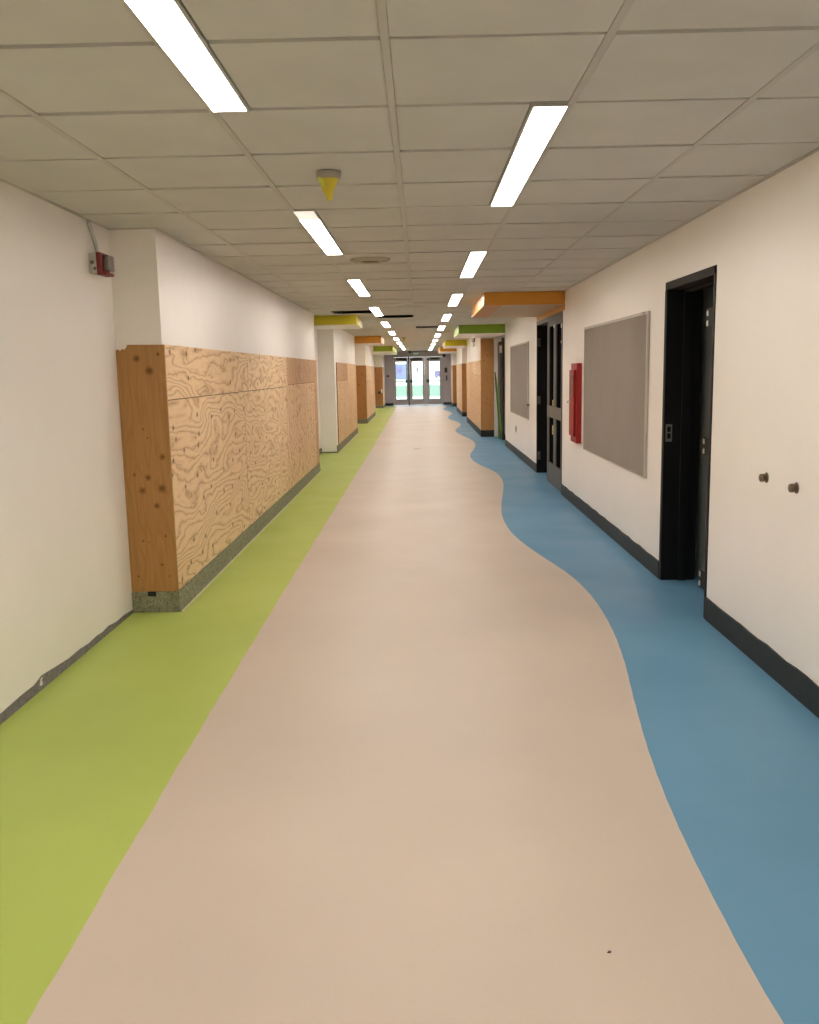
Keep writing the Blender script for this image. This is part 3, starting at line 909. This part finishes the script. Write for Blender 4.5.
# small strobe high on the right pier behind the green bulkhead
e = empty('fire_alarm', (RX, 23.3, 2.10), 'small dark alarm high on right pier behind the green bulkhead', 'fire alarm')
MB().box(RX - .045, RX + .0005, 22.9, 23.75, 2.20, 2.365).build('back_box', M['brown_metal'], e, bevel=.006)
MB().box(RX - .06, RX + .0005, 23.0, 23.6, 2.09, 2.185).build('strobe_lens', M['white_plastic'], e, bevel=.008)

# ------------------------------------------------------------------ smoke detectors
def detector(x, y, label, covered=True):
    e = empty('smoke_detector', (x, y, ZC), label, 'smoke detector', 'smoke detectors on the ceiling')
    MB().lathe([(.0, .0), (.055, .0), (.056, -.004), (.056, -.022), (.050, -.030), (.0, -.031)], (x, y, ZC), (0, 0, 1), 32).build('base', M['detector'], e)
    cv = MB()
    # folded dust cover: a flattened cone that hangs to a blunt point
    top = [(.047 * math.cos(a), .038 * math.sin(a), -.026) for a in [2 * PI * k / 14 for k in range(14)]]
    mid = [(-.004 + .026 * math.cos(a), .022 * math.sin(a), -.078) for a in [2 * PI * k / 14 for k in range(14)]]
    tip = [(.002 + .008 * math.cos(a), .006 * math.sin(a), -.124) for a in [2 * PI * k / 14 for k in range(14)]]
    R = [[cv.bm.verts.new((x + p[0], y + p[1], ZC + p[2])) for p in r] for r in (top, mid, tip)]
    for A, B in zip(R, R[1:]):
        for k in range(14):
            cv.bm.faces.new((A[k], A[(k + 1) % 14], B[(k + 1) % 14], B[k]))
    cv.bm.faces.new(R[0][::-1]); cv.bm.faces.new(R[2])
    c = cv.build('dust_cover', M['yellow_plastic'], e)
    tb = MB()
    pts = [(-.044, -.030), (-.030, -.031), (-.017, -.042), (-.014, -.056), (-.018, -.070), (-.028, -.066), (-.040, -.048)]
    tb.prism([(x + a, ZC + b) for a, b in pts], 'y', y - .044, y - .040)
    tb.build('tab', M['lime_plastic'], c)
    return e
detector(-.393, 4.235, 'smoke detector in a pointed yellow dust cover, near left of centre')
detector(-.403, 24.2, 'far smoke detector in the ceiling tile beyond the dark gaps')

# ------------------------------------------------------------------ round air diffuser
e = empty('air_vent', (-.378, 7.42, ZC), 'round beige air diffuser in ceiling left of centre', 'air vent')
MB().lathe([(.158, .0), (.160, -.006), (.140, -.018), (.122, -.006), (.122, 0)], (-.378, 7.42, ZC), (0, 0, 1), 40).build('outer_ring', M['diffuser_grille'], e)
MB().lathe([(.112, -.004), (.114, -.012), (.092, -.024), (.080, -.012), (.080, -.004)], (-.378, 7.42, ZC), (0, 0, 1), 40).build('inner_ring', M['diffuser_grille'], e)
MB().lathe([(0, -.024), (.060, -.022), (.072, -.012), (.072, -.003), (0, -.003)], (-.378, 7.42, ZC), (0, 0, 1), 40).build('core', M['grille_dark'], e)
MB().lathe([(0, -.002), (.123, -.002), (.123, 0), (0, 0)], (-.378, 7.42, ZC), (0, 0, 1), 40).build('duct_plate', M['grille_dark'], e)

# ------------------------------------------------------------------ recess on the right: door post, leaning pole, block
e = empty('door_leaf', (1.80, 20.4, 0), 'dark door edge standing in recess under the green bulkhead', 'door')
MB().box(1.745, 1.79, 20.1, 20.62, .01, 2.10).build('leaf', M['charcoal'], e, bevel=.003)
MB().box(1.738, 1.797, 20.085, 20.0995, 1.86, 2.02).build('closer_plate', M['chrome'], e, bevel=.002)
MB().box(1.735, 1.80, 20.06, 20.0995, 2.06, 2.10).build('catch', M['dark_plastic'], e, bevel=.002)
g_ = MB().box(1.84, 1.885, 20.50, 20.68, 0, 2.2)
tag(g_.build('door_frame', M['rail_grey']), 'grey upright door frame post at back of right recess', 'door frame')
po = MB()
po.prism([(1.615, 1.45), (1.640, 1.45), (1.752, .0), (1.715, .0)], 'y', 19.90, 19.93)
tag(po.build('leaning_board', M['green_pole']), 'dark green narrow board leaning in recess beside knotty right pier', 'board')
po = MB()
po.prism([(1.632, 1.30), (1.662, 1.36), (1.778, .12), (1.738, .12)], 'y', 19.945, 19.97)
po.prism([(1.755, .0), (1.785, .0), (1.775, .12), (1.755, .12)], 'y', 19.945, 19.97)
tag(po.build('leaning_board', M['light_green']), 'brighter green strip leaning behind the dark green board', 'board')
tag(MB().prism([(1.748, 0), (1.845, 0), (1.80, .16), (1.755, .21)], 'y', 19.6, 19.85).build('door_wedge_block', M['dark_plastic'], bevel=.006), 'black block on floor at foot of the green boards', 'block')

# ------------------------------------------------------------------ small floor marks
e = empty('floor_cleanout', (-.082, 17.72, 0), 'small round metal cleanout cover in far beige floor', 'floor cover')
MB().lathe([(0, .003), (.075, .003), (.085, .0)], (-.082, 17.72, 0), (0, 0, 1), 24).build('cover', M['brown_metal'], e)
MB().lathe([(.085, 0), (.085, .004), (.095, .0)], (-.082, 17.72, 0), (0, 0, 1), 24).build('rim', M['galv'], e)
tag(MB().prism([(.460, 2.157), (.467, 2.155), (.472, 2.160), (.466, 2.164)], 'z', 0.0005, .003).build('paint_chip', M['dark_plastic']), 'tiny dark chip lying on the near beige floor', 'debris')

# ------------------------------------------------------------------ far left pier fitting
e = empty('wall_bracket', (-1.68, 38.48, .58), 'dark wall fitting with white tip on farthest left plywood face', 'wall fitting')
MB().box(-1.77, -1.645, 38.36, 38.484, .60, .70).build('arm', M['dark_plastic'], e, bevel=.008)
MB().box(-1.644, -1.595, 38.34, 38.484, .64, .79).build('tip', M['white_plastic'], e, bevel=.008)

# ------------------------------------------------------------------ entrance doors at the far end
fr = empty('trim_4', (0, YE, 0), 'dark grey metal frame of the entrance', 'door frame', kind='structure')
f = MB()
y0, y1 = YE - .03, YE + .10
f.box(EX0, -1.165, y0, y1, 0, EZ)
f.box(.995, EX1, y0, y1, 0, EZ)
f.box(-1.165, .995, y0, y1, 2.13, EZ)
f.box(.205, .275, y0, y1, 0, 2.13)
f.build('frame', M['frame_grey'], fr, bevel=.004)
MB().box(-.535, -.465, y0 - .01, y1, 0, 2.13).build('mullion', M['dark_plastic'], fr, bevel=.004)
tg = MB().box(-1.33, 1.12, YE - .02, YE - .002, 2.23, 2.30)
tg.build('head_channel', M['frame_grey'], fr)
def glazed_door(n, x0, x1, g0, g1, hinge_left, label):
    d = empty('door_%d' % n, ((x0 + x1) / 2, YE, 0), label, 'door', kind='structure')
    m = MB()
    ya, yb = YE + .0, YE + .05
    m.box(x0, g0, ya, yb, .012, 2.125); m.box(g1, x1, ya, yb, .012, 2.125)
    m.box(g0, g1, ya, yb, .012, .275); m.box(g0, g1, ya, yb, 1.925, 2.125)
    lf = m.build('leaf', M['frame_grey'], d, bevel=.003)
    MB().box(g0, g1, ya + .02, ya + .028, .275, 1.925).build('glass_pane', M['glass'], lf)
    MB().box(x0 + .05, x1 - .05, ya - .05, ya - .02, 1.045, 1.085).build('push_bar', M['frame_grey'], lf, bevel=.006)
    hx = x1 - .06 if hinge_left else x0 + .06
    MB().box(hx - .05, hx + .05, ya - .055, ya - .001, 1.0, 1.14).build('latch_box', M['dark_plastic'], lf, bevel=.006)
    MB().box(g0 + .02, g1, ya - .05, ya - .001, 2.00, 2.09).build('closer', M['dark_plastic'], lf, bevel=.006)
    MB().box(x0 + .04 if not hinge_left else x1 - .14, x0 + .14 if not hinge_left else x1 - .04, ya - .06, ya - .001, 1.98, 2.06).build('closer_arm', M['dark_plastic'], lf, bevel=.006)
glazed_door(3, -1.162, -.538, -1.075, -.605, True, 'left glazed entrance door at far end')
glazed_door(4, -.462, .202, -.345, .115, False, 'middle glazed entrance door at far end')
glazed_door(5, .278, .992, .425, .880, False, 'right glazed entrance door at far end')

ex = empty('exit_sign', (-.16, YE - .05, 2.225), 'green lit exit sign over the middle entrance door', 'exit sign')
MB().box(-.30, -.04, YE - .075, YE - .035, 2.235, 2.325).build('body', M['dark_plastic'], ex)
MB().box(-.295, -.045, YE - .079, YE - .0755, 2.242, 2.318).build('face', M['exit_green'], ex)
tag(MB().lathe([(0, -.085), (.05, -.075), (.07, -.04), (.07, 0), (0, 0)], (-.42, YE - .4, ZC), (0, 0, 1), 16).build('ceiling_camera', M['dark_plastic']), 'dark dome camera on ceiling before the entrance', 'camera')
tag(MB().lathe([(0, .10), (.05, .09), (.075, .05), (.075, 0), (0, 0)], (1.086, YE - .031, 2.17), (0, -1, 0), 16).build('wall_sensor', M['dark_plastic']), 'dark round sensor at top right corner of the entrance', 'sensor')
tag(MB().box(-1.49, -1.37, YE - .05, YE + .0005, 1.28, 1.35).build('card_reader', M['dark_plastic'], bevel=.008), 'small dark card reader on wall left of the entrance', 'card reader')
e = empty('intercom', (1.165, YE, 1.42), 'dark upright intercom on wall right of the entrance', 'intercom')
MB().box(1.10, 1.225, YE - .04, YE - .001, 1.42, 1.64).build('body', M['dark_plastic'], e, bevel=.008)
MB().box(1.12, 1.205, YE - .044, YE - .0405, 1.55, 1.61).build('screen', M['glass_brown'], e)
e = empty('wall_phone', (1.19, YE, 1.06), 'dark handset below the intercom right of the entrance', 'phone')
MB().box(1.14, 1.25, YE - .03, YE - .001, 1.06, 1.31).build('cradle', M['frame_grey'], e, bevel=.008)
MB().box(1.165, 1.215, YE - .07, YE - .031, 1.08, 1.29).build('handset', M['dark_plastic'], e, bevel=.012)

# ------------------------------------------------------------------ outdoors
struct('floor_lawn', MB().box(-60, 60, 57, 104, -.3, -.05), M['grass'], 'bright green lawn outside the entrance doors', 'lawn')
o_ = MB().box(-60, 60, YE + .22, 57, -.3, -.06).box(-60, 60, 104, 420, -.3, -.06)
struct('floor_outside', o_, M['paving'], 'pale paving outside the entrance', 'paving')
e = empty('building', (-5.5, 184, -.06), 'pale blue-grey building across the lawn seen through left door', 'building')
MB().box(-9.0, -2.6, 180, 188, -.06, 2.9).build('wall', M['blue_wall'], e)
MB().prism([(-9.2, 2.9), (-2.4, 2.9), (-3.0, 3.25), (-8.6, 3.25)], 'y', 179.8, 188.2).build('roof', M['roof_grey'], e)
for k in range(3):
    MB().box(-8.3 + 1.9 * k, -7.3 + 1.9 * k, 179.95, 180.0, 1.2, 2.3).build('window', M['violet_wall'], e)
e = empty('sign_post', (-.53, 200, -.06), 'small grey sign on a post far outside, seen through middle door', 'sign')
MB().box(-.60, -.46, 199.95, 200.05, -.06, 1.3).build('post', M['sign_grey'], e)
MB().box(-.85, -.25, 199.88, 199.948, 1.3, 2.4).build('panel', M['sign_grey'], e)
e = empty('van', (3.9, 201, -.06), 'violet-blue van parked far outside, seen through right door', 'van')
MB().prism([(3.2, .28), (4.9, .28), (4.9, 1.0), (4.6, 1.55), (3.2, 1.62)], 'y', 200, 202).build('body', M['violet_wall'], e, bevel=.05)
for wx in (3.6, 4.5):
    MB().lathe([(0, 0), (.30, 0), (.30, .2), (0, .2)], (wx, 199.95, .25), (0, 1, 0), 18).build('wheel', M['sign_grey'], e)
MB().prism([(3.9, 1.02), (4.7, 1.02), (4.5, 1.45), (3.9, 1.48)], 'y', 199.97, 200.02).build('side_window', M['sign_grey'], e)

# ------------------------------------------------------------------ sky, camera, view
wd = bpy.data.worlds.new('World'); scene.world = wd
wd.use_nodes = True
nt = wd.node_tree
bg = nt.nodes['Background']
tc = nt.nodes.new('ShaderNodeTexCoord')
nz = nt.nodes.new('ShaderNodeTexNoise'); nz.inputs['Scale'].default_value = 2.0
rp = nt.nodes.new('ShaderNodeValToRGB')
rp.color_ramp.elements[0].position = .3; rp.color_ramp.elements[0].color = (.82, .90, 1, 1)
rp.color_ramp.elements[1].position = .7; rp.color_ramp.elements[1].color = (1, 1, 1, 1)
nt.links.new(tc.outputs['Generated'], nz.inputs['Vector'])
nt.links.new(nz.outputs['Fac'], rp.inputs[0])
nt.links.new(rp.outputs[0], bg.inputs['Color'])
bg.inputs['Strength'].default_value = 3.2

cam = bpy.data.cameras.new('camera')
co = bpy.data.objects.new('camera', cam); COL.objects.link(co)
R = Vector((0.99975559, 0.01128151, -0.01901267))
U = Vector((0.01706134, 0.15319534, 0.98804863))
F = Vector((-0.01405933, 0.98813153, -0.15296542))
co.matrix_world = Matrix(((R.x, U.x, -F.x, 0), (R.y, U.y, -F.y, 0), (R.z, U.z, -F.z, H_EYE), (0, 0, 0, 1)))
cam.sensor_fit = 'HORIZONTAL'
cam.sensor_width = 36.0
cam.lens = 907.81 * 36.0 / 819.0
cam.clip_start = 0.05; cam.clip_end = 800
scene.camera = co

vs = scene.view_settings
scene.display_settings.display_device = 'sRGB'
vs.view_transform = 'Standard'
vs.look = 'None'
vs.gamma = 1.0
vs.use_curve_mapping = False
vs.exposure = 0.74
try:
    scene.cycles.max_bounces = 12
    scene.cycles.diffuse_bounces = 8
    scene.cycles.use_denoising = True
except Exception:
    pass
